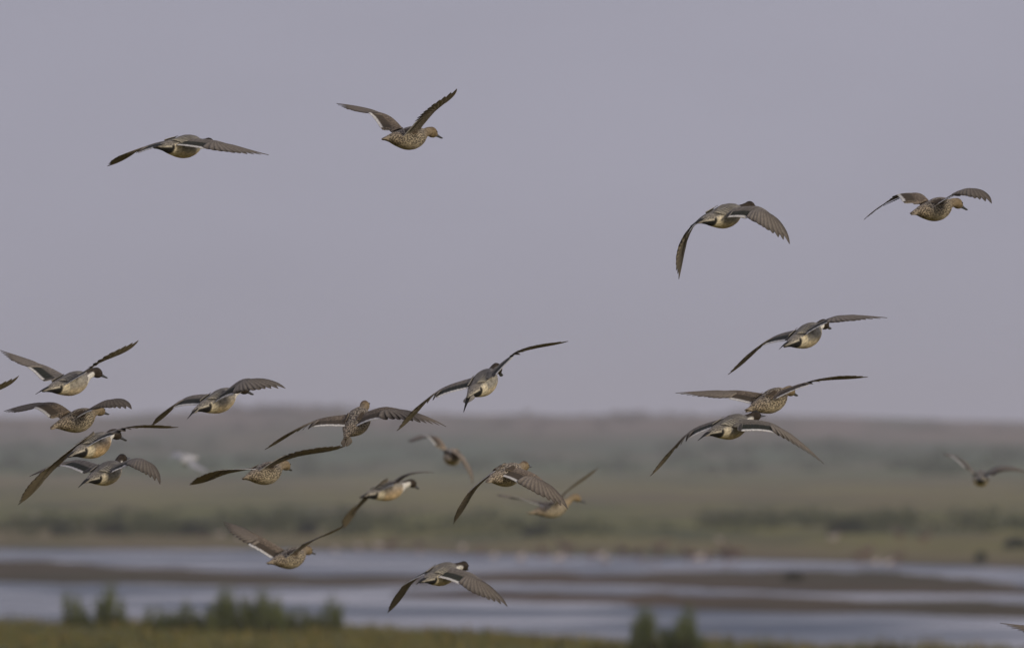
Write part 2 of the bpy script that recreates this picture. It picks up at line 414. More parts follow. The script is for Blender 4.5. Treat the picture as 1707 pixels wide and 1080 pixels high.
def male_col(x, th):
    n_ = 0
    if x > 0.20: return cmix(male_col(0.199, th), (0.60, 0.56, 0.47, 0) if th > 95 else (0.20, 0.185, 0.165, 0), sstep(0.20, 0.215, x))
    back = cmix((0.20, 0.185, 0.16, 0), (0.17, 0.155, 0.13, 0.05), sstep(60, 20, th))
    flank = (0.30, 0.28, 0.24, 0)
    belly = (0.56, 0.47, 0.32, 0)
    c = cmix(back, flank, sstep(50, 66, th)); c = cmix(c, belly, sstep(100, 128, th))
    if x < 0.082:
        t = sstep(0.074, 0.067, x) * sstep(58, 64, th); c = cmix(c, (0.66, 0.58, 0.42, 0), t)
    if x < 0.034:
        t = sstep(0.034, 0.028, x) * sstep(74, 80, th); c = cmix(c, (0.018, 0.017, 0.016, 0), t)
        t = sstep(0.020, 0.014, x) * sstep(78, 81, th) * sstep(96, 92, th); c = cmix(c, (0.58, 0.53, 0.42, 0), t)
        c = cmix(c, (0.19, 0.175, 0.15, 0.4), sstep(0.05, 0.035, x) * sstep(76, 70, th))
    return c
def female_col(x, th):
    back = (0.165, 0.147, 0.12, 0.97); flank = (0.215, 0.19, 0.145, 0.88); belly = (0.36, 0.31, 0.225, 0.3)
    c = cmix(back, flank, sstep(55, 85, th)); c = cmix(c, belly, sstep(105, 135, th))
    c = cmix(c, (0.18, 0.153, 0.115, 0.9), sstep(0.06, 0.02, x))
    return cmix(c, (0.25, 0.20, 0.13, 0.25), sstep(0.195, 0.225, x))
def neck_col(kind, t, th):
    """t 0 at the breast .. 1 at the nape"""
    if kind == 'male':
        c = cmix((0.72, 0.69, 0.62, 0), (0.18, 0.165, 0.145, 0), sstep(72, 58, th))
        c = cmix(c, (0.05, 0.038, 0.028, 0), sstep(0.25, 0.45, t) * sstep(58, 44, th))
        edge = 0.80 - 0.55 * sstep(90, 30, th) * 0.4
        return cmix(c, (0.040, 0.029, 0.019, 0), sstep(edge - .05, edge + .03, t))
    if kind == 'gull': return (0.42, 0.42, 0.42, 0)
    return cmix((0.25, 0.20, 0.13, 0.3), (0.23, 0.175, 0.105, 0.1), t)
def head_col(kind, th):
    if kind == 'male': return cmix((0.040, 0.029, 0.019, 0), (0.030, 0.024, 0.018, 0), sstep(60, 30, th))
    if kind == 'gull': return (0.42, 0.42, 0.42, 0)
    return cmix((0.215, 0.162, 0.09, 0.1), (0.12, 0.085, 0.055, 0.3), sstep(55, 35, th))

WHITE = (0.68, 0.66, 0.62, 0)
WC = {
 'male': dict(cov=(0.185, 0.163, 0.138, 0), cov2=(0.155, 0.135, 0.11, 0), bar=(0.30, 0.20, 0.11, 0), spec=(0.028, 0.030, 0.022, 0), under=(0.19, 0.165, 0.13, 0.25),
              p_in=(0.25, 0.215, 0.17, 0), p_out=(0.095, 0.08, 0.064, 0), p_un=(0.235, 0.20, 0.145, 0), s_un=(0.19, 0.17, 0.135, 0), ter=(0.065, 0.06, 0.054, 0)),
 'female': dict(cov=(0.17, 0.135, 0.10, 0.25), cov2=(0.14, 0.11, 0.08, 0.4), bar=(0.5, 0.46, 0.38, 0), spec=(0.075, 0.058, 0.04, 0), under=(0.17, 0.15, 0.12, 0.5),
              p_in=(0.25, 0.21, 0.16, 0), p_out=(0.095, 0.078, 0.062, 0), p_un=(0.225, 0.19, 0.14, 0), s_un=(0.17, 0.15, 0.12, 0), ter=(0.13, 0.105, 0.075, 0.5)),
 'gull': {k: (.33, .33, .34, 0) for k in ('cov', 'cov2', 'bar', 'spec', 'under', 'p_in', 'p_out', 'p_un', 's_un', 'ter')},
}

class MB:
    def __init__(s): s.v = []; s.f = []; s.c = []
    def ribbon(s, pts, nrm, wid, ctop, cbot, thick=0.0009, tilt=0.0, camber=0.05, us=(-1, -.55, -.12, .12, .55, 1)):
        n_ = len(pts); m_ = len(us); base = len(s.v)
        for layer in (1, -1):
            for i in range(n_):
                tg = (pts[min(i + 1, n_ - 1)] - pts[max(i - 1, 0)]).normalized()
                nn = (nrm[i] - tg * nrm[i].dot(tg)).normalized(); ac = nn.cross(tg).normalized()
                vv = i / (n_ - 1)
                for u in us:
                    w_ = wid[i]
                    p = pts[i] + ac * (u * w_) + nn * (-camber * w_ * u * u * 2 + tilt * u * w_ + layer * thick * (1 - abs(u) * .6))
                    s.v.append(p); s.c.append((ctop if layer == 1 else cbot)(u, vv))
        def q(a, b_, c_, d_): s.f.append((a, b_, c_, d_))
        off = n_ * m_
        for i in range(n_ - 1):
            for j in range(m_ - 1):
                a = base + i * m_ + j
                q(a, a + 1, a + m_ + 1, a + m_); q(a + off, a + off + m_, a + off + m_ + 1, a + off + 1)
            a = base + i * m_; q(a, a + m_, a + m_ + off, a + off)
            a = base + i * m_ + m_ - 1; q(a, a + off, a + m_ + off, a + m_)
        for j in range(m_ - 1):
            a = base + j; q(a, a + off, a + off + 1, a + 1)
            a = base + (n_ - 1) * m_ + j; q(a, a + 1, a + 1 + off, a + off)
    def loft(s, rings, cols, closed=True):
        base = len(s.v); m_ = len(rings[0])
        for r_, c_ in zip(rings, cols): s.v += r_; s.c += c_
        for i in range(len(rings) - 1):
            for j in range(m_):
                a = base + i * m_ + j; b_ = base + i * m_ + (j + 1) % m_
                s.f.append((a, b_, b_ + m_, a + m_))
        s.f.append(tuple(base + j for j in reversed(range(m_))))
        s.f.append(tuple(base + (len(rings) - 1) * m_ + j for j in range(m_)))

def bez3(a, b_, c_, d_, t): return a * (1 - t) ** 3 + b_ * 3 * t * (1 - t) ** 2 + c_ * 3 * t * t * (1 - t) + d_ * t ** 3
def bez2(a, b_, c_, t): return a * (1 - t) ** 2 + b_ * 2 * t * (1 - t) + c_ * t * t

def build_duck(d):
    tint = d.get('tint', 1.0); warm = d.get('warm', 0.0)
    kind = d['kind']; D = d['D']; sc_ = F / D       # px per metre
    base = P(*d['tb'], D)
    def rel(p2, ref2, ref3, L, sign=1, cap=1.25):
        """3-D point whose image is p2, at length L (m) from ref3; sign +1: further away"""
        dx = (p2[0] - ref2[0]) / sc_; dz = -(p2[1] - ref2[1]) / sc_
        q = L * L - dx * dx - dz * dz
        dep = math.sqrt(q) if q > 0 else 0.0
        pt = ref3 + Vector((dx, sign * dep, dz))
        return pt
    fl = d.get('flip', 1)
    ch = rel(d['ch'], d['tb'], base, 0.245, fl)
    fwd = (ch - base).normalized()
    up0 = Vector((0, 0, 1)); roll = R(d.get('roll', 0))
    side0 = fwd.cross(up0).normalized()      # bird's right
    upv = side0.cross(fwd).normalized()
    upv = (upv * math.cos(roll) - side0 * math.sin(roll)).normalized()   # positive roll: right wing up
    right = fwd.cross(upv).normalized()
    # frame: x forward, y left, z up
    mw = Matrix(((fwd.x, -right.x, upv.x, 0), (fwd.y, -right.y, upv.y, 0), (fwd.z, -right.z, upv.z, 0), (0, 0, 0, 1)))
    mw = Matrix.Translation(base + fwd * 0.12) @ mw
    inv = mw.inverted()
    def L2W(x, yl, z): return base + fwd * x - right * yl + upv * z
    hd = rel(d['hd'], d['ch'], ch, d.get('neckL', 0.105), fl)
    if 'bill' in d: bdir = (rel(d['bill'], d['hd'], hd, 0.078, d.get('bs', fl)) - hd).normalized()
    else: bdir = (fwd * 0.8 + (hd - ch).normalized() * 0.2 + Vector((0, 0, -0.12))).normalized()
    e = empty({'gull': 'gull'}.get(kind, 'pintail_duck'), mw)
    tag(e, d['label'], 'gull' if kind == 'gull' else 'duck', None if kind == 'gull' else 'pintail ducks flying in the flock')

    # ---- body: torso, neck, head
    mb = MB(); NA = 36
    def ring(c, t, ry, ru, rd):
        u_ = (upv - t * upv.dot(t)).normalized(); s_ = t.cross(u_)
        o_ = []
        for k in range(NA):
            a = 2 * math.pi * k / NA; ca, sa = math.cos(a), math.sin(a)
            o_.append(c + s_ * (ry * sa) + u_ * ((ru if ca > 0 else rd) * ca))
        return o_
    ths = [abs(180 - abs(180 - 360 * k / NA)) for k in range(NA)]
    ths = [360 * k / NA if k <= NA / 2 else 360 - 360 * k / NA for k in range(NA)]
    tc_ = {'male': male_col, 'female': female_col, 'gull': lambda x, th: (0.42, 0.42, 0.42, 0)}[kind]
    rings = []; cols = []
    x = -0.08
    while x < 0.2251:
        zc = zc_(x)
        rings.append(ring(L2W(x, 0, zc), fwd, tor(x, 1), tor(x, 2), tor(x, 3))); cols.append([tc_(x, th) for th in ths]); x += 0.005
    q0 = L2W(0.225, 0, 0.004); q3 = hd - bdir * 0.020
    nl = (q3 - q0).length
    q1 = q0 + fwd * nl * 0.4; q2 = q3 - (bdir * 0.35 + (q3 - q0).normalized() * 0.65).normalized() * nl * 0.35
    def nb(t): return q0 * (1 - t) ** 3 + q1 * 3 * t * (1 - t) ** 2 + q2 * 3 * t * t * (1 - t) + q3 * t ** 3
    for k in range(1, 17):
        t = k / 16; c = nb(t); tg = (nb(min(1, t + .01)) - nb(t - .01)).normalized()
        r_ = interp(t, [(0, .042), (.2, .031), (.45, .0225), (.7, .020), (1, .0205)])
        rings.append(ring(c, tg, r_ * (0.98 if t < .3 else 0.92), r_, r_)); cols.append([neck_col(kind, t, th) for th in ths])
    for dx, ry, ru, rd in ((-.014, .0205, .0235, .0215), (-.006, .0215, .0255, .0225), (.004, .0215, .0255, .0225), (.013, .0195, .0225, .0205), (.021, .016, .018, .0175), (.027, .0125, .0135, .0135), (.032, .009, .0095, .009)):
        rings.append(ring(hd + bdir * dx, bdir, ry, ru, rd)); cols.append([head_col(kind, th) for th in ths])
    mb.loft(rings, cols)
    def shade(c, p_):
        q = inv @ p_; q.x += .12
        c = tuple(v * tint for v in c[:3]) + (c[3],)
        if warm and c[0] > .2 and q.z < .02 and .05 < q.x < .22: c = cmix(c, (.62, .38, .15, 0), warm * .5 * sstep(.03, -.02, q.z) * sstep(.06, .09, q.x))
        return c

    # ---- wings
    wc = WC[kind]
    for sgn, key in ((1, 'R'), (-1, 'L')):
        wd = d[key]; Ws2, Tp2 = wd['W'], wd['T']
        S3 = L2W(0.165, -sgn * 0.038, 0.030)
        S2 = (CX + S3.x / S3.y * F, HY - (S3.z - CAMZ) / S3.y * F)
        W3 = rel(Ws2, S2, S3, wd.get('la', 0.135), wd.get('sa', 1 if sgn < 0 else -1) * 1)
        T3 = rel(Tp2, Ws2, W3, wd.get('lh', 0.272), wd.get('sh', 1 if sgn < 0 else -1))
        bx, by = wd.get('b', (0, 0))
        ctrl = (W3 + T3) * 0.5 + Vector((bx / sc_ * 2, 0, -by / sc_ * 2))
        ar0 = (W3 - S3); hd0 = (T3 - W3); la_ = ar0.length; lh_ = hd0.length
        ar0 = ar0.normalized(); hd0 = hd0.normalized(); mt = (ar0 + hd0 * 1.1).normalized(); hd0 = hd0 - ar0 * hd0.dot(ar0)
        def spar(t):
            if t <= 1:
                return bez3(S3, S3.lerp(W3, .33) - hd0 * .012, W3 - mt * la_ * .30, W3, t)
            return bez3(W3, W3 + mt * lh_ * .22, ctrl.lerp(T3, .25), T3, min(1.0, t - 1))
        def tang(t):
            a, b_ = max(0.0, t - .03), min(2.0, t + .03)
            return (spar(b_) - spar(a)).normalized()
        tocam = Vector((0, -1, 0))
        def chord(sp, ang):
            sp = sp.normalized(); u_ = (tocam - sp * tocam.dot(sp)).normalized()
            v_ = sp.cross(u_) * sgn
            return (u_ * math.cos(ang) + v_ * math.sin(ang)).normalized()
        arm = (W3 - S3).normalized(); hand = (T3 - W3).normalized()
        c1 = chord(arm, R(wd['a'][0] * 1.15)); ch_ = chord(hand, R(wd['a'][1] * 1.25))
        cr = (-fwd - arm * (-fwd).dot(arm)).normalized()
        cr = (cr * 0.82 + c1 * 0.18).normalized()
        cw = (c1 * 0.76 + ch_ * 0.24).normalized()
        def cv(t):
            if t <= 1: c = (cr * (1 - t) + cw * t) if t > .0 else cr
            else: k = min(1, (t - 1) * 2.2); c = cw * (1 - k) + ch_ * k
            tg = tang(t); c = c - tg * c.dot(tg) * .85
            return c.normalized()
        def nv(t):
            n_ = tang(t).cross(-cv(t)) * sgn
            return n_.normalized()
        def cl(t): return interp(t, [(0, .130), (.3, .128), (1, .124), (2, .06)])
        # fleshy wing with coverts, part of the one body mesh
        rings = []; cols = []
        NT = 40
        for k in range(NT + 1):
            t = -0.22 + (1.66 + 0.22) * k / NT
            tt = max(0, t); c = cv(tt); n_ = nv(tt)
            p0 = spar(tt) + (S3 - W3) * max(0, -t)
            ln = cl(tt) * interp(tt, [(0, .68), (1, .60), (1.35, .36), (1.66, .12)])
            thk = interp(tt, [(0, .017), (.4, .012), (1, .0095), (1.66, .006)])
            us = [-.05, 0, .08, .2, .35, .5, .65, .8, .92, 1.0]
            top = []; bot = []; ctp = []; cbt = []
            for u in us:
                au = max(0.0, (u + .05) / 1.05); af = 2.6 * (math.sqrt(au) * 0.62 - au * 0.6) + 0.12
                af = max(af, 0.28) if u < .95 else 0.22
                cam_ = -0.10 * ln * u * u
                top.append(p0 + c * (u * ln) + n_ * (thk * af * .7 + cam_)); bot.append(p0 + c * (u * ln) - n_ * (thk * af * .3 - cam_))
                ct = cmix(wc['cov'], wc['cov2'], sstep(.1, .6, u))
                if tt < 1.05: ct = cmix(ct, wc['bar'], sstep(.90, .95, u))
                if tt > 1.1: ct = cmix(ct, wc['p_out'], sstep(.5, .9, u) * .6)
                if tt < .15: ct = cmix((0.17, 0.155, 0.13, 0) if kind == 'male' else ((.7, .7, .7, 0) if kind == 'gull' else (0.17, 0.135, 0.095, 0.9)), ct, tt / .15)
                ctp.append(ct); cbt.append(cmix(wc['under'], wc['s_un'], sstep(.6, 1, u)))
            rings.append(top + bot[::-1]); cols.append(ctp + cbt[::-1])
        if sgn > 0: rings = [r_[::-1] for r_ in rings]; cols = [c_[::-1] for c_ in cols]
        mb.loft(rings, cols)
        # secondaries
        fb = MB()
        NSF = 13; rw = random.Random(hash(d['tb']) & 255)
        for k in range(NSF):
            t = 0.02 + 0.98 * k / (NSF - 1); c = cv(t); n_ = nv(t); ln = cl(t)
            outw = (arm * 0.10 * (t - .3)); dirv = (c + outw).normalized()
            ter = t < 0.06
            b0 = spar(t) + c * ln * .30 + n_ * (0.0012 - .0004 * (k % 2)); e0 = b0 + dirv * ln * ((0.66 if ter else 0.70) + rw.uniform(-.015, .015)) - n_ * ln * .10
            ctl = (b0 + e0) * .5 + n_ * ln * .03
            pts = [bez2(b0, ctl, e0, i / 9) for i in range(10)]
            W_ = (0.0105 if not ter else .0125)
            wid = [W_ * min(1, (0.5 + i / 9 * 3)) * (1 if i < 8 else (.93 if i == 8 else .62)) for i in range(10)]
            def ctop(u, v, ter=ter):
                if ter:
                    return cmix(wc['ter'], (0.5, 0.46, 0.38, 0) if abs(u) > .8 else wc['ter'], .7) if kind != 'gull' else wc['ter']
                c_ = wc['spec']
                c_ = cmix(c_, wc['cov2'], sstep(.35, .2, v))
                return cmix(c_, WHITE, sstep(.82, .85, v))
            def cbot(u, v): return cmix(wc['s_un'], WHITE, sstep(.83, .86, v))
            fb.ribbon(pts, [n_] * 10, wid, ctop, cbot, tilt=0.10 * sgn)
        so = mesh_obj('secondary_feathers', [inv @ v for v in fb.v], fb.f, M_FEATH, e, fb.c)
        # primaries
        fb = MB()
        spread = wd.get('spread', 1.0)
        TE = W3 + cw * 0.119 + arm * 0.004 - nv(1.0) * .009
        for k in range(10):
            f_ = k / 9
            tb_ = 1.0 + 0.36 * f_; c = cv(tb_); n_ = nv(tb_)
            b0 = spar(tb_) + c * lerp(.030, .006, f_) + n_ * (0.0006 * k)
            u_ = 0.07 + 0.93 * f_ ** 0.92
            oc = W3 + (T3 - W3) * 0.50 + ch_ * 0.125 + (ctrl - (W3 + T3) * .5) * 0.7
            tip = bez2(TE, oc, T3, u_)
            if k < 9: tip = tip + (tip - b0).normalized() * rw.uniform(-.004, .004)
            nt_ = nv(2.0) if True else n_
            straight = (b0 + tip) * .5
            sp_mid = spar(lerp(tb_, 2.0, .5)); bendv = sp_mid - (spar(tb_) + T3) * .5
            bn = n_ * bendv.dot(n_)
            ctl = straight + bn * 2.0 * f_ + n_ * 0.006 + arm * 0.0 - ch_ * (0.010 * f_)
            pts = [bez2(b0, ctl, tip, i / 13) for i in range(14)]
            W0 = lerp(.0210, .0145, f_) * rw.uniform(.94, 1.06)
            wid = []; tp0 = .82 if k < 6 else lerp(.74, .48, (k - 6) / 3)
            for i in range(14):
                v = i / 13
                w_ = W0 * min(1, .45 + v * 3) * (1 if v < tp0 else max(0.06, 1 - ((v - tp0) / (1.02 - tp0)) ** (3.2 if k < 6 else 2.2)))
                wid.append(w_)
            def ctop(u, v, f_=f_):
                uu = u * sgn
                c_ = cmix(wc['p_in'], wc['p_out'], sstep(-.1, .35, uu))
                c_ = cmix(c_, wc['p_out'], sstep(.72, .98, v) * .85)
                if abs(u) < .15: c_ = cmix(c_, wc['p_out'], .6)
                return cmix(c_, wc['p_out'], .35 * f_)
            def cbot(u, v, f_=f_):
                c_ = cmix(wc['p_un'], wc['p_out'], sstep(.85, 1.0, v) * .8)
                return cmix(c_, wc['p_out'], .25 if abs(u) > .9 else 0)
            nn = [n_.lerp(nv(1.6), i / 13) for i in range(14)]
            fb.ribbon(pts, nn, wid, ctop, cbot, thick=.0015, tilt=-0.035 * sgn)
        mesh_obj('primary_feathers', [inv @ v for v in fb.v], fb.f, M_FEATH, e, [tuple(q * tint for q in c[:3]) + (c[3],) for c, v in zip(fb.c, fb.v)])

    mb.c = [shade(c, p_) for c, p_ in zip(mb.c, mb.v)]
    # ---- fuse body and arms into one skin, then carry the colours over
    vox = 0.0035 if D < 90 else 0.005
    src = mesh_obj('body', [inv @ v for v in mb.v], mb.f, M_BODY)
    md = src.modifiers.new('r', 'REMESH'); md.mode = 'VOXEL'; md.voxel_size = vox; md.use_smooth_shade = True
    ms = src.modifiers.new('s', 'SMOOTH'); ms.factor = 0.5; ms.iterations = 3
    dg = bpy.context.evaluated_depsgraph_get(); ev = src.evaluated_get(dg)
    me = bpy.data.meshes.new_from_object(ev)
    kd = kdtree.KDTree(len(mb.v))
    for i, v in enumerate(mb.v): kd.insert(inv @ v, i)
    kd.balance()
    cc = np.empty((len(me.vertices), 4), dtype=np.float32)
    for i, v in enumerate(me.vertices):
        r_ = kd.find_n(v.co, 3); ws = [1 / (q[2] + 1e-4) ** 2 for q in r_]; tw = sum(ws)
        for k in range(4): cc[i, k] = sum(mb.c[q[1]][k] * w_ for q, w_ in zip(r_, ws)) / tw
    for a in list(me.color_attributes): me.color_attributes.remove(a)
    at = me.color_attributes.new('Col', 'FLOAT_COLOR', 'POINT'); at.data.foreach_set('color', cc.ravel())
    me.materials.clear(); me.materials.append(M_BODY)
    me.polygons.foreach_set('use_smooth', [True] * len(me.polygons))
    old = src.data; src.modifiers.clear(); src.data = me; bpy.data.meshes.remove(old); me.name = 'body'
    src.parent = e

    # ---- tail
    fb = MB()
    tlen = 0.085 if kind != 'male' else 0.080
    T0 = L2W(-.012, 0, .012); T2 = (CX + T0.x / T0.y * F, HY - (T0.z - CAMZ) / T0.y * F)
    if 'tail' in d: tdir = (rel(d['tail'], T2, T0, d.get('tl', 0.15 if kind == 'male' else 0.10), -fl) - T0).normalized()
    else: tdir = -fwd
    spr = d.get('spread', 20)
    tu = (upv - tdir * upv.dot(tdir)).normalized(); ts = tdir.cross(tu)
    order = [-6, 6, -5, 5, -4, 4, -3, 3, -2, 2, -1, 1]
    for q, k in enumerate(order):
        a = R(spr) * k / 6; dv = (tdir * math.cos(a) + ts * math.sin(a))
        b0 = L2W(-0.016, -0.002 * k, .013) + tu * (.0005 * q); e0 = b0 + dv * (tlen * (1 - .035 * abs(k))) ; ctl = (b0 + e0) * .5 + tu * .003
        pts = [bez2(b0, ctl, e0, i / 8) for i in range(9)]
        wid = [.0085 * (1, 1, 1, 1, 1, .98, .85, .6, .15)[i] for i in range(9)]
        if kind == 'male':
            f1 = lambda u, v: (0.16, 0.145, 0.12, 0) if abs(u) < .5 else (0.33, 0.30, 0.25, 0)
            f2 = lambda u, v: (0.20, 0.185, 0.155, 0)
        elif kind == 'female':
            f1 = lambda u, v: (0.10, 0.075, 0.05, 0.2) if (abs(u) < .5 and (v * 7) % 1 < .6) else (0.34, 0.28, 0.19, 0)
            f2 = lambda u, v: (0.24, 0.20, 0.15, 0.3)
        else: f1 = f2 = lambda u, v: (.4, .4, .4, 0)
        fb.ribbon(pts, [tu] * 9, wid, f1, f2, tilt=.1)
    mesh_obj('tail_feathers', [inv @ v for v in fb.v], fb.f, M_FEATH, e, fb.c)
    if kind == 'male':
        fb = MB()
        for k in (-1, 1):
            dv = (tdir + ts * .02 * k).normalized(); b0 = L2W(-0.012, -.003 * k, .015) + tu * .007; e0 = b0 + dv * (.150 if k > 0 else .135)
            ctl = (b0 + e0) * .5 + tu * .004
            pts = [bez2(b0, ctl, e0, i / 9) for i in range(10)]
            wid = [.0095 * (1, 1, 1, .95, .85, .72, .55, .42, .3, .1)[i] for i in range(10)]
            fb.ribbon(pts, [tu] * 10, wid, lambda u, v: (.02, .019, .018, 0) if v > .3 or abs(u) < .6 else (.4, .37, .3, 0), lambda u, v: (.02, .019, .018, 0))
        mesh_obj('tail_pin_feathers', [inv @ v for v in fb.v], fb.f, M_FEATH, e, fb.c)
    # ---- scapulars
    fb = MB(); rs = random.Random(3)
    for s_ in (-1, 1):
        for k in range(4):
            th = R(34 + 9 * k); x0, x1 = 0.150 - .006 * k, (0.030 + .010 * k if kind == 'male' else .065 + .01 * k)
            pts = []; nn = []; lift = .0055
            for i in range(10):
                x = lerp(x0, x1, i / 9); zc = zc_(x)
                ry, ru = tor(x, 1) + lift, tor(x, 2) + lift + .003 * (i / 9)
                tt = th - R(4) * i / 9
                pts.append(L2W(x, s_ * ry * math.sin(tt), zc + ru * math.cos(tt)))
                nn.append((L2W(0, s_ * math.sin(tt) / ry, math.cos(tt) / ru) - base).normalized())
            wid = [(.0075 if kind == 'male' else .009) * (.5, .8, 1, 1, 1, .95, .85, .7, .45, .1)[i] for i in range(10)]
            if kind == 'male':
                f1 = lambda u, v: ((.025, .024, .022, 0) if abs(u) < .5 else (.46, .42, .33, 0)) if v > .3 else (.17, .155, .13, 0)
            elif kind == 'female': f1 = lambda u, v: (.075, .056, .038, .1) if abs(u) < .7 else (.34, .27, .18, 0)
            else: f1 = lambda u, v: (.6, .6, .6, 0)
            fb.ribbon(pts, nn, wid, f1, f1, thick=.0012)
    mesh_obj('scapular_feathers', [inv @ v for v in fb.v], fb.f, M_FEATH, e, fb.c)
    # ---- bill and eyes
    fb = MB(); rings = []; cols = []
    bu = (upv - bdir * upv.dot(bdir)).normalized(); bs_ = bdir.cross(bu)
    for t, w_, h_, dz in ((0, .0085, .0095, 0), (.25, .008, .0075, -.001), (.5, .0078, .005, -.0025), (.75, .0085, .0035, -.0035), (.93, .0078, .0028, -.004), (1, .004, .0016, -.0045)):
        c = hd + bdir * (.027 + .050 * t) + bu * (dz - .002)
        rings.append([c + bs_ * (w_ * math.sin(2 * math.pi * k / 12)) + bu * (h_ * math.cos(2 * math.pi * k / 12)) for k in range(12)]); cols.append([(.1, .1, .12, 0)] * 12)
    fb.loft(rings, cols)
    mesh_obj('bill', [inv @ v for v in fb.v], fb.f, M_BILL, e, fb.c)
    for s_ in (-1, 1):
        fb = MB(); rings = []; cols = []
        c0 = hd + bdir * .010 + bu * .006 + bs_ * (.0185 * s_)
        for i in range(1, 6):
            a = math.pi * i / 6
            rings.append([c0 + bu * (.0042 * math.cos(a)) + (bdir * math.cos(b_ * math.pi / 4) + bs_ * math.sin(b_ * math.pi / 4)) * (.0042 * math.sin(a)) for b_ in range(8)]); cols.append([(0, 0, 0, 0)] * 8)
        fb.loft(rings, cols)
        mesh_obj('eye', [inv @ v for v in fb.v], fb.f, M_EYE, e, fb.c)
    return e

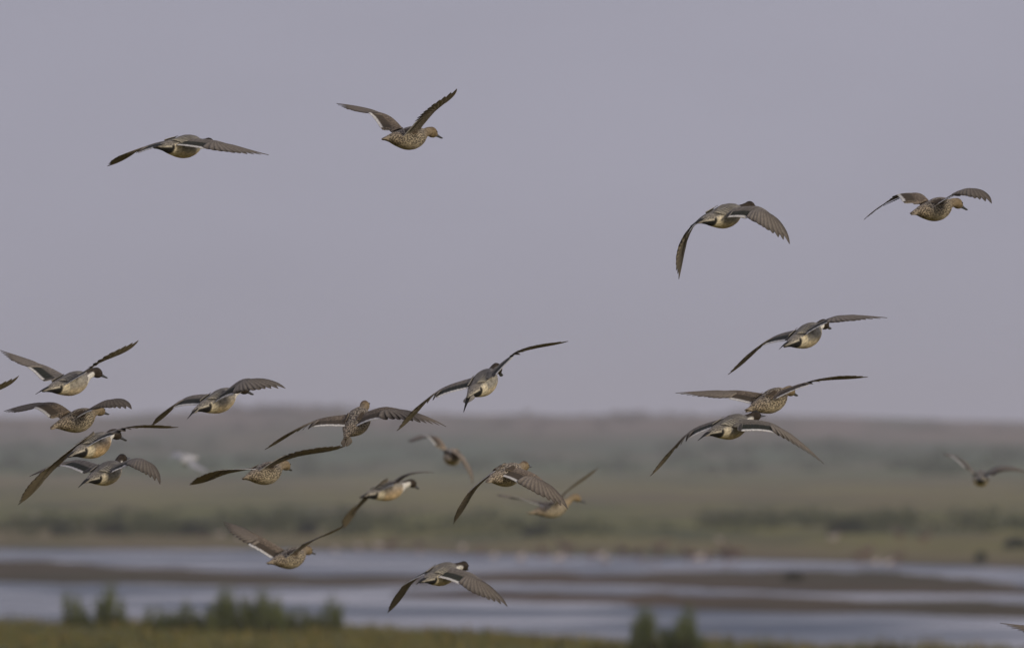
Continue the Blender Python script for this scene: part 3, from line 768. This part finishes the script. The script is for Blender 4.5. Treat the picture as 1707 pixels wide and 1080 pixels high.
BIRDS = [
 dict(kind='male', D=76.5, tb=(274, 248), ch=(326, 240), hd=(346, 237), roll=-2, tail=(256, 251),
      R=dict(W=(362, 236), T=(449, 260), a=(14, 10), b=(0, 4)), L=dict(W=(250, 242), T=(177, 276), a=(10, -16), b=(0, 4), sa=1),
      label='grey male duck gliding highest at the upper left, wings drooping almost flat'),
 dict(kind='female', D=76, tb=(653, 234), ch=(701, 226), hd=(719.5, 219), bill=(737, 226), roll=0, tail=(637, 236),
      R=dict(W=(722, 190), T=(762, 151), a=(-14, -22), b=(3, 4)), L=dict(W=(646, 192), T=(560, 171), a=(16, 10), b=(0, 0)),
      label='brown female duck at the top with both wings raised in a V'),
 dict(kind='male', D=75.5, tb=(1178, 370), ch=(1228, 353), hd=(1251, 343), roll=-4, tail=(1150, 382),
      R=dict(W=(1269, 347), T=(1315, 408), a=(22, 34), b=(6, -4)), L=dict(W=(1160, 372), T=(1132, 465), a=(8, -20), b=(-4, -2)),
      label='grey male duck at the upper right with both wings bent steeply down'),
 dict(kind='female', D=77, tb=(1533, 356), ch=(1579, 343), hd=(1599, 338), bill=(1616, 346), roll=4, tail=(1520, 363),
      R=dict(W=(1612, 315), T=(1650, 341), a=(3, 27), b=(5, -6)), L=dict(W=(1527, 322), T=(1442, 365), a=(24, 2), b=(-2, -6)),
      label='brown female duck farthest right in the upper sky with arched wings'),
 dict(kind='male', D=77, tb=(1321, 574), ch=(1361, 550), hd=(1376, 540), bill=(1387, 545), roll=12, tail=(1299, 586),
      R=dict(W=(1396, 527), T=(1477, 530.5), a=(2, 6), b=(2, 2)), L=dict(W=(1290, 562), T=(1214, 624), a=(10, -13), b=(2, 3)),
      label='grey male duck banking above the two overlapping ducks at the right'),
 dict(kind='female', D=77, tb=(1259, 682), ch=(1304, 659), hd=(1319, 651.5), bill=(1331, 657), roll=7, tail=(1241, 686),
      R=dict(W=(1344, 638), T=(1447, 628), a=(5, -13), b=(0, 1)), L=dict(W=(1228, 651), T=(1126, 655), a=(14, 8), b=(0, 2)),
      label='speckled female duck at the right, just above a male whose head touches its belly'),
 dict(kind='male', D=75.5, tb=(1190, 723), ch=(1238, 704), hd=(1261, 693), roll=-3, tail=(1163, 738),
      R=dict(W=(1290, 707), T=(1373, 773), a=(14, 5), b=(1, -1)), L=dict(W=(1152, 718), T=(1084, 793), a=(12, -15), b=(3, 4)),
      label='grey male duck directly below the speckled female at the right, wings drooping'),
 dict(kind='male', D=75.5, tb=(789, 657), ch=(817, 627), hd=(829, 614), bill=(836, 624), roll=14, tail=(777, 682), tl=.115, spread=40,
      R=dict(W=(858, 591), T=(947, 569), a=(5, -13), b=(0, 1)), L=dict(W=(733, 650), T=(661, 718), a=(12, -17), b=(2, 3)),
      label='grey male duck in the centre, steeply banked with fanned tail and long right wing raised'),
 dict(kind='female', D=76, tb=(582, 724), ch=(603, 690), hd=(607, 676), roll=5, tail=(577, 748), tl=.09, spread=34,
      R=dict(W=(648, 679), T=(744, 711), a=(13, 11), b=(0, -3)), L=dict(W=(528, 700), T=(441, 749), a=(12, -12), b=(1, 2)),
      label='boldly speckled female duck seen from behind, left of the central male'),
 dict(kind='male', D=77.5, warm=.15, tb=(88, 650), ch=(137, 632), hd=(159, 621), bill=(176, 627), roll=2, tail=(61, 661),
      R=dict(W=(163, 607), T=(233, 568), a=(5, -20), b=(6, 6)), L=dict(W=(78, 611), T=(-3, 583), a=(13, 10), b=(2, 3)),
      label='grey male duck topmost of the left cluster, wings raised in a wide V'),
 dict(kind='male', D=77.5, tb=(-111, 708), ch=(-62, 690), hd=(-40, 679), bill=(-23, 685), roll=2,
      R=dict(W=(-36, 665), T=(34, 627), a=(5, -20), b=(6, 6)), L=dict(W=(-121, 669), T=(-202, 641), a=(13, 10), b=(2, 3)),
      label='duck cut off by the left edge with only a dark wingtip in view'),
 dict(kind='female', D=77.5, tb=(101, 711), ch=(147, 694), hd=(164, 684.5), bill=(178, 688), roll=4, tail=(84, 720), spread=18,
      R=dict(W=(180, 667), T=(222, 682), a=(3, 27), b=(5, -7)), L=dict(W=(88, 671), T=(4, 685), a=(22, 11), b=(0, -1)),
      label='speckled female duck at the left below the topmost male of the cluster'),
 dict(kind='male', D=76, tb=(130, 757), ch=(174, 733), hd=(190.5, 724), bill=(208, 732), roll=10, tail=(106, 772), warm=1,
      R=dict(W=(206, 714), T=(299, 712), a=(7, -14), b=(0, 2)), L=dict(W=(94, 779), T=(29, 841), a=(-12, -20), b=(3, 3)),
      label='male duck with an orange tinted flank at the left, its right wing held level'),
 dict(kind='male', D=78.5, tb=(154, 801), ch=(191, 781), hd=(201, 765), roll=0, tail=(132, 816),
      R=dict(W=(235, 764), T=(269, 807), a=(12, 32), b=(8, -4)), L=dict(W=(127, 767), T=(47, 794), a=(12, 3), b=(0, -2)),
      label='male duck lowest in the left cluster, right wing spread in a striped fan'),
 dict(kind='male', D=78, warm=.25, tb=(337, 682), ch=(383, 659), hd=(404.5, 648.5), bill=(420, 655), roll=8, tail=(314, 702),
      R=dict(W=(408, 632), T=(477, 647.5), a=(14, 22), b=(2, -4)), L=dict(W=(312, 662), T=(250, 710), a=(16, -13), b=(2, 3)),
      label='male duck right of the left cluster with a white neck stripe and ragged right wing'),
 dict(kind='female', D=80, tb=(419, 797), ch=(459, 783), hd=(475, 776), bill=(483.5, 782), roll=8, tail=(405, 800),
      R=dict(W=(492, 762), T=(579, 742), a=(-12, -18), b=(2, 4)), L=dict(W=(385, 788), T=(314, 808), a=(-12, -18), b=(3, 3)),
      label='slightly blurred female duck with dark under wings stretched level, below the boldly speckled female'),
 dict(kind='female', tint=1.4, D=108, tb=(750, 767), ch=(756, 758), hd=(760, 754), roll=-12,  # higher tint puts sun on the wings into this bird's plumage colour
      R=dict(W=(776, 765), T=(787, 806), a=(14, 14), b=(3, -4)), L=dict(W=(729, 729), T=(679, 735), a=(14, 18), b=(0, -5)),
      label='very blurred brown duck left of the centre banking with wings arched down'),
 dict(kind='male', warm=.8, D=94, tb=(617, 827), ch=(667, 812), hd=(687, 806), bill=(697, 813), roll=6, tail=(601, 834),
      R=dict(W=(676, 792), T=(724, 788), a=(5, -6), b=(0, -1), la=.11), L=dict(W=(607, 838), T=(572, 882), a=(-10, -22), b=(0, 0)),
      label='blurred male duck with bright golden flank and white neck'),
 dict(kind='female', D=86, tb=(460, 938), ch=(500, 925), hd=(512, 918), bill=(524, 922), roll=0, tail=(443, 941),
      R=dict(W=(526, 899), T=(575, 874), a=(-10, -9), b=(3, 5)), L=dict(W=(438, 896), T=(371, 870), a=(22, 20), b=(0, 0)),
      label='pale brown female duck low over the water at left with wings in a V'),
 dict(kind='female', D=79, tb=(823, 801), ch=(861, 785), hd=(874, 777), roll=-4, tail=(812, 808),
      R=dict(W=(894, 792), T=(946, 848), a=(22, 34), b=(3, -3)), L=dict(W=(800, 808), T=(755, 873), a=(-8, -14), b=(2, 2)),
      label='brown female duck right of the centre with wings bent down and a white wing bar'),
 dict(kind='female', tint=1.25, D=103, tb=(896, 855), ch=(940, 843), hd=(962, 830), bill=(977, 837), roll=0,
      R=dict(W=(944, 821), T=(998, 778), a=(-12, -14), b=(2, 3)), L=dict(W=(875, 834), T=(830, 824), a=(-12, 6), b=(0, 0)),
      label='blurred yellowish female duck partly behind the wing of another brown female'),
 dict(kind='male', D=82, tb=(713, 968), ch=(752, 950), hd=(773, 944), bill=(779, 948), roll=-6, tail=(694, 977),
      R=dict(W=(790, 957), T=(846, 1010), a=(24, 30), b=(2, 1)), L=dict(W=(694, 965), T=(645, 1022), a=(-8, -15), b=(3, 3)),
      label='lowest flying male duck over the water in the middle, wings bent down'),
 dict(kind='male', D=112, tb=(1635, 801), ch=(1637, 795), hd=(1639, 790), roll=0,
      R=dict(W=(1664, 777), T=(1714, 790), a=(12, 8), b=(0, -3)), L=dict(W=(1609, 769), T=(1578, 756), a=(12, 8), b=(0, 0)),
      label='blurred duck at the far right flying directly away over the scrub'),
 dict(kind='female', D=76.5, tb=(1800, 1098), ch=(1846, 1080), hd=(1866, 1072), roll=4,
      R=dict(W=(1880, 1052), T=(1950, 1030), a=(-8, -14), b=(3, 3)), L=dict(W=(1768, 1050), T=(1667, 1038), a=(14, 10), b=(0, 4)),
      label='duck cut off by the lower right corner with only a thin pale wingtip in view'),
 dict(kind='gull', D=170, tb=(304, 770), ch=(318, 765), hd=(326, 763), roll=0,
      R=dict(W=(328, 772), T=(346, 788), a=(30, 30)), L=dict(W=(304, 758), T=(300, 752), a=(40, 40)),
      label='small out of focus white bird behind the flock at left'),
]
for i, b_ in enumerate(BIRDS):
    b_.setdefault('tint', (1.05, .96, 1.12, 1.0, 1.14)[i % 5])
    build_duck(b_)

# ------------------------------------------------------------------ waders on the far shallows
M_PALE = plain('wader_pale_plumage', (0.50, 0.43, 0.39), 0.8); M_BROWN = plain('wader_brown_plumage', (0.13, 0.09, 0.065), 0.8)
M_LEG = plain('wader_leg', (0.25, 0.10, 0.05), 0.6)
def wader(mat, label, group):
    e = empty('wading_bird', Matrix.Identity(4)); tag(e, label, 'bird', group)
    fb = MB(); rings = []
    path = [((-.30, .36), .02), ((-.22, .37), .05), ((-.08, .38), .10), ((.05, .38), .12), ((.15, .40), .10), ((.21, .45), .055), ((.23, .52), .04), ((.25, .57), .05), ((.29, .60), .052), ((.34, .60), .02)]
    for i, ((x, z), r_) in enumerate(path):
        a, b2 = path[max(0, i - 1)][0], path[min(len(path) - 1, i + 1)][0]
        tx, tz = b2[0] - a[0], b2[1] - a[1]; l_ = math.hypot(tx, tz); tx /= l_; tz /= l_
        rings.append([Vector((x - tz * r_ * math.cos(k * math.pi / 6), r_ * .85 * math.sin(k * math.pi / 6), z + tx * r_ * math.cos(k * math.pi / 6))) for k in range(12)])
    fb.loft(rings, [[(0, 0, 0, 0)] * 12] * len(rings)); mesh_obj('body', fb.v, fb.f, mat, e)
    def tube(name, a, b2, r0, r1):
        t = (b2 - a).normalized(); u_ = t.orthogonal().normalized(); w_ = t.cross(u_); f2 = MB()
        f2.loft([[a + (u_ * math.cos(k * 1.047) + w_ * math.sin(k * 1.047)) * r0 for k in range(6)], [b2 + (u_ * math.cos(k * 1.047) + w_ * math.sin(k * 1.047)) * r1 for k in range(6)]], [[(0,) * 4] * 6] * 2)
        mesh_obj(name, f2.v, f2.f, M_LEG, e)
    tube('bill', Vector((.33, 0, .60)), Vector((.43, 0, .575)), .016, .005)
    for s_ in (-1, 1): tube('leg', Vector((0.0, .04 * s_, .30)), Vector((.01, .05 * s_, -.12)), .012, .009)
    return e
gp = 'pale wading birds along the far water'; gb = 'brown wading birds along the far water'
wp = wader(M_PALE, 'pale out of focus wading bird standing along the far water edge', gp)
wb = wader(M_BROWN, 'brown out of focus wading bird standing along the far water edge', gb)
def place(proto, first, p, rz, s):
    r = proto
    if not first:
        r = proto.copy(); C.objects.link(r)
        for c_ in list(proto.children):
            q = c_.copy(); C.objects.link(q); q.parent = r
    r.location = p; r.rotation_euler = (0, 0, rz); r.scale = (s, s, s)
rr = random.Random(12)
pale = [(58, 890), (150, 899), (366, 909), (399, 913), (598, 921), (632, 920), (822, 938), (868, 942), (930, 942), (1002, 938), (1076, 945), (1092, 948), (1164, 944), (1200, 918), (1388, 922), (1480, 950), (1460, 948), (560, 925), (700, 930), (770, 924), (1010, 945)]
brn = [(30, 893), (340, 912), (430, 914), (650, 922), (700, 921), (905, 935), (985, 940), (1040, 934), (1062, 940), (1098, 930), (1150, 940), (1180, 943), (1210, 945), (1430, 945), (1447, 938), (1495, 944), (1500, 922), (1540, 926), (800, 930), (945, 930), (1225, 940)]
for i, (px, py) in enumerate(pale):
    D = CAMZ * F / (py - HY); p = Vector(((px - CX) / F * D, D, max(0, land((px - CX) / F * D, D)[0]))); place(wp, i == 0, p, rr.uniform(0, 6.28), rr.uniform(0.75, 1.1))
for i, (px, py) in enumerate(brn):
    D = CAMZ * F / (py - HY); p = Vector(((px - CX) / F * D, D, max(0, land((px - CX) / F * D, D)[0]))); place(wb, i == 0, p, rr.uniform(0, 6.28), rr.uniform(1.1, 1.7))
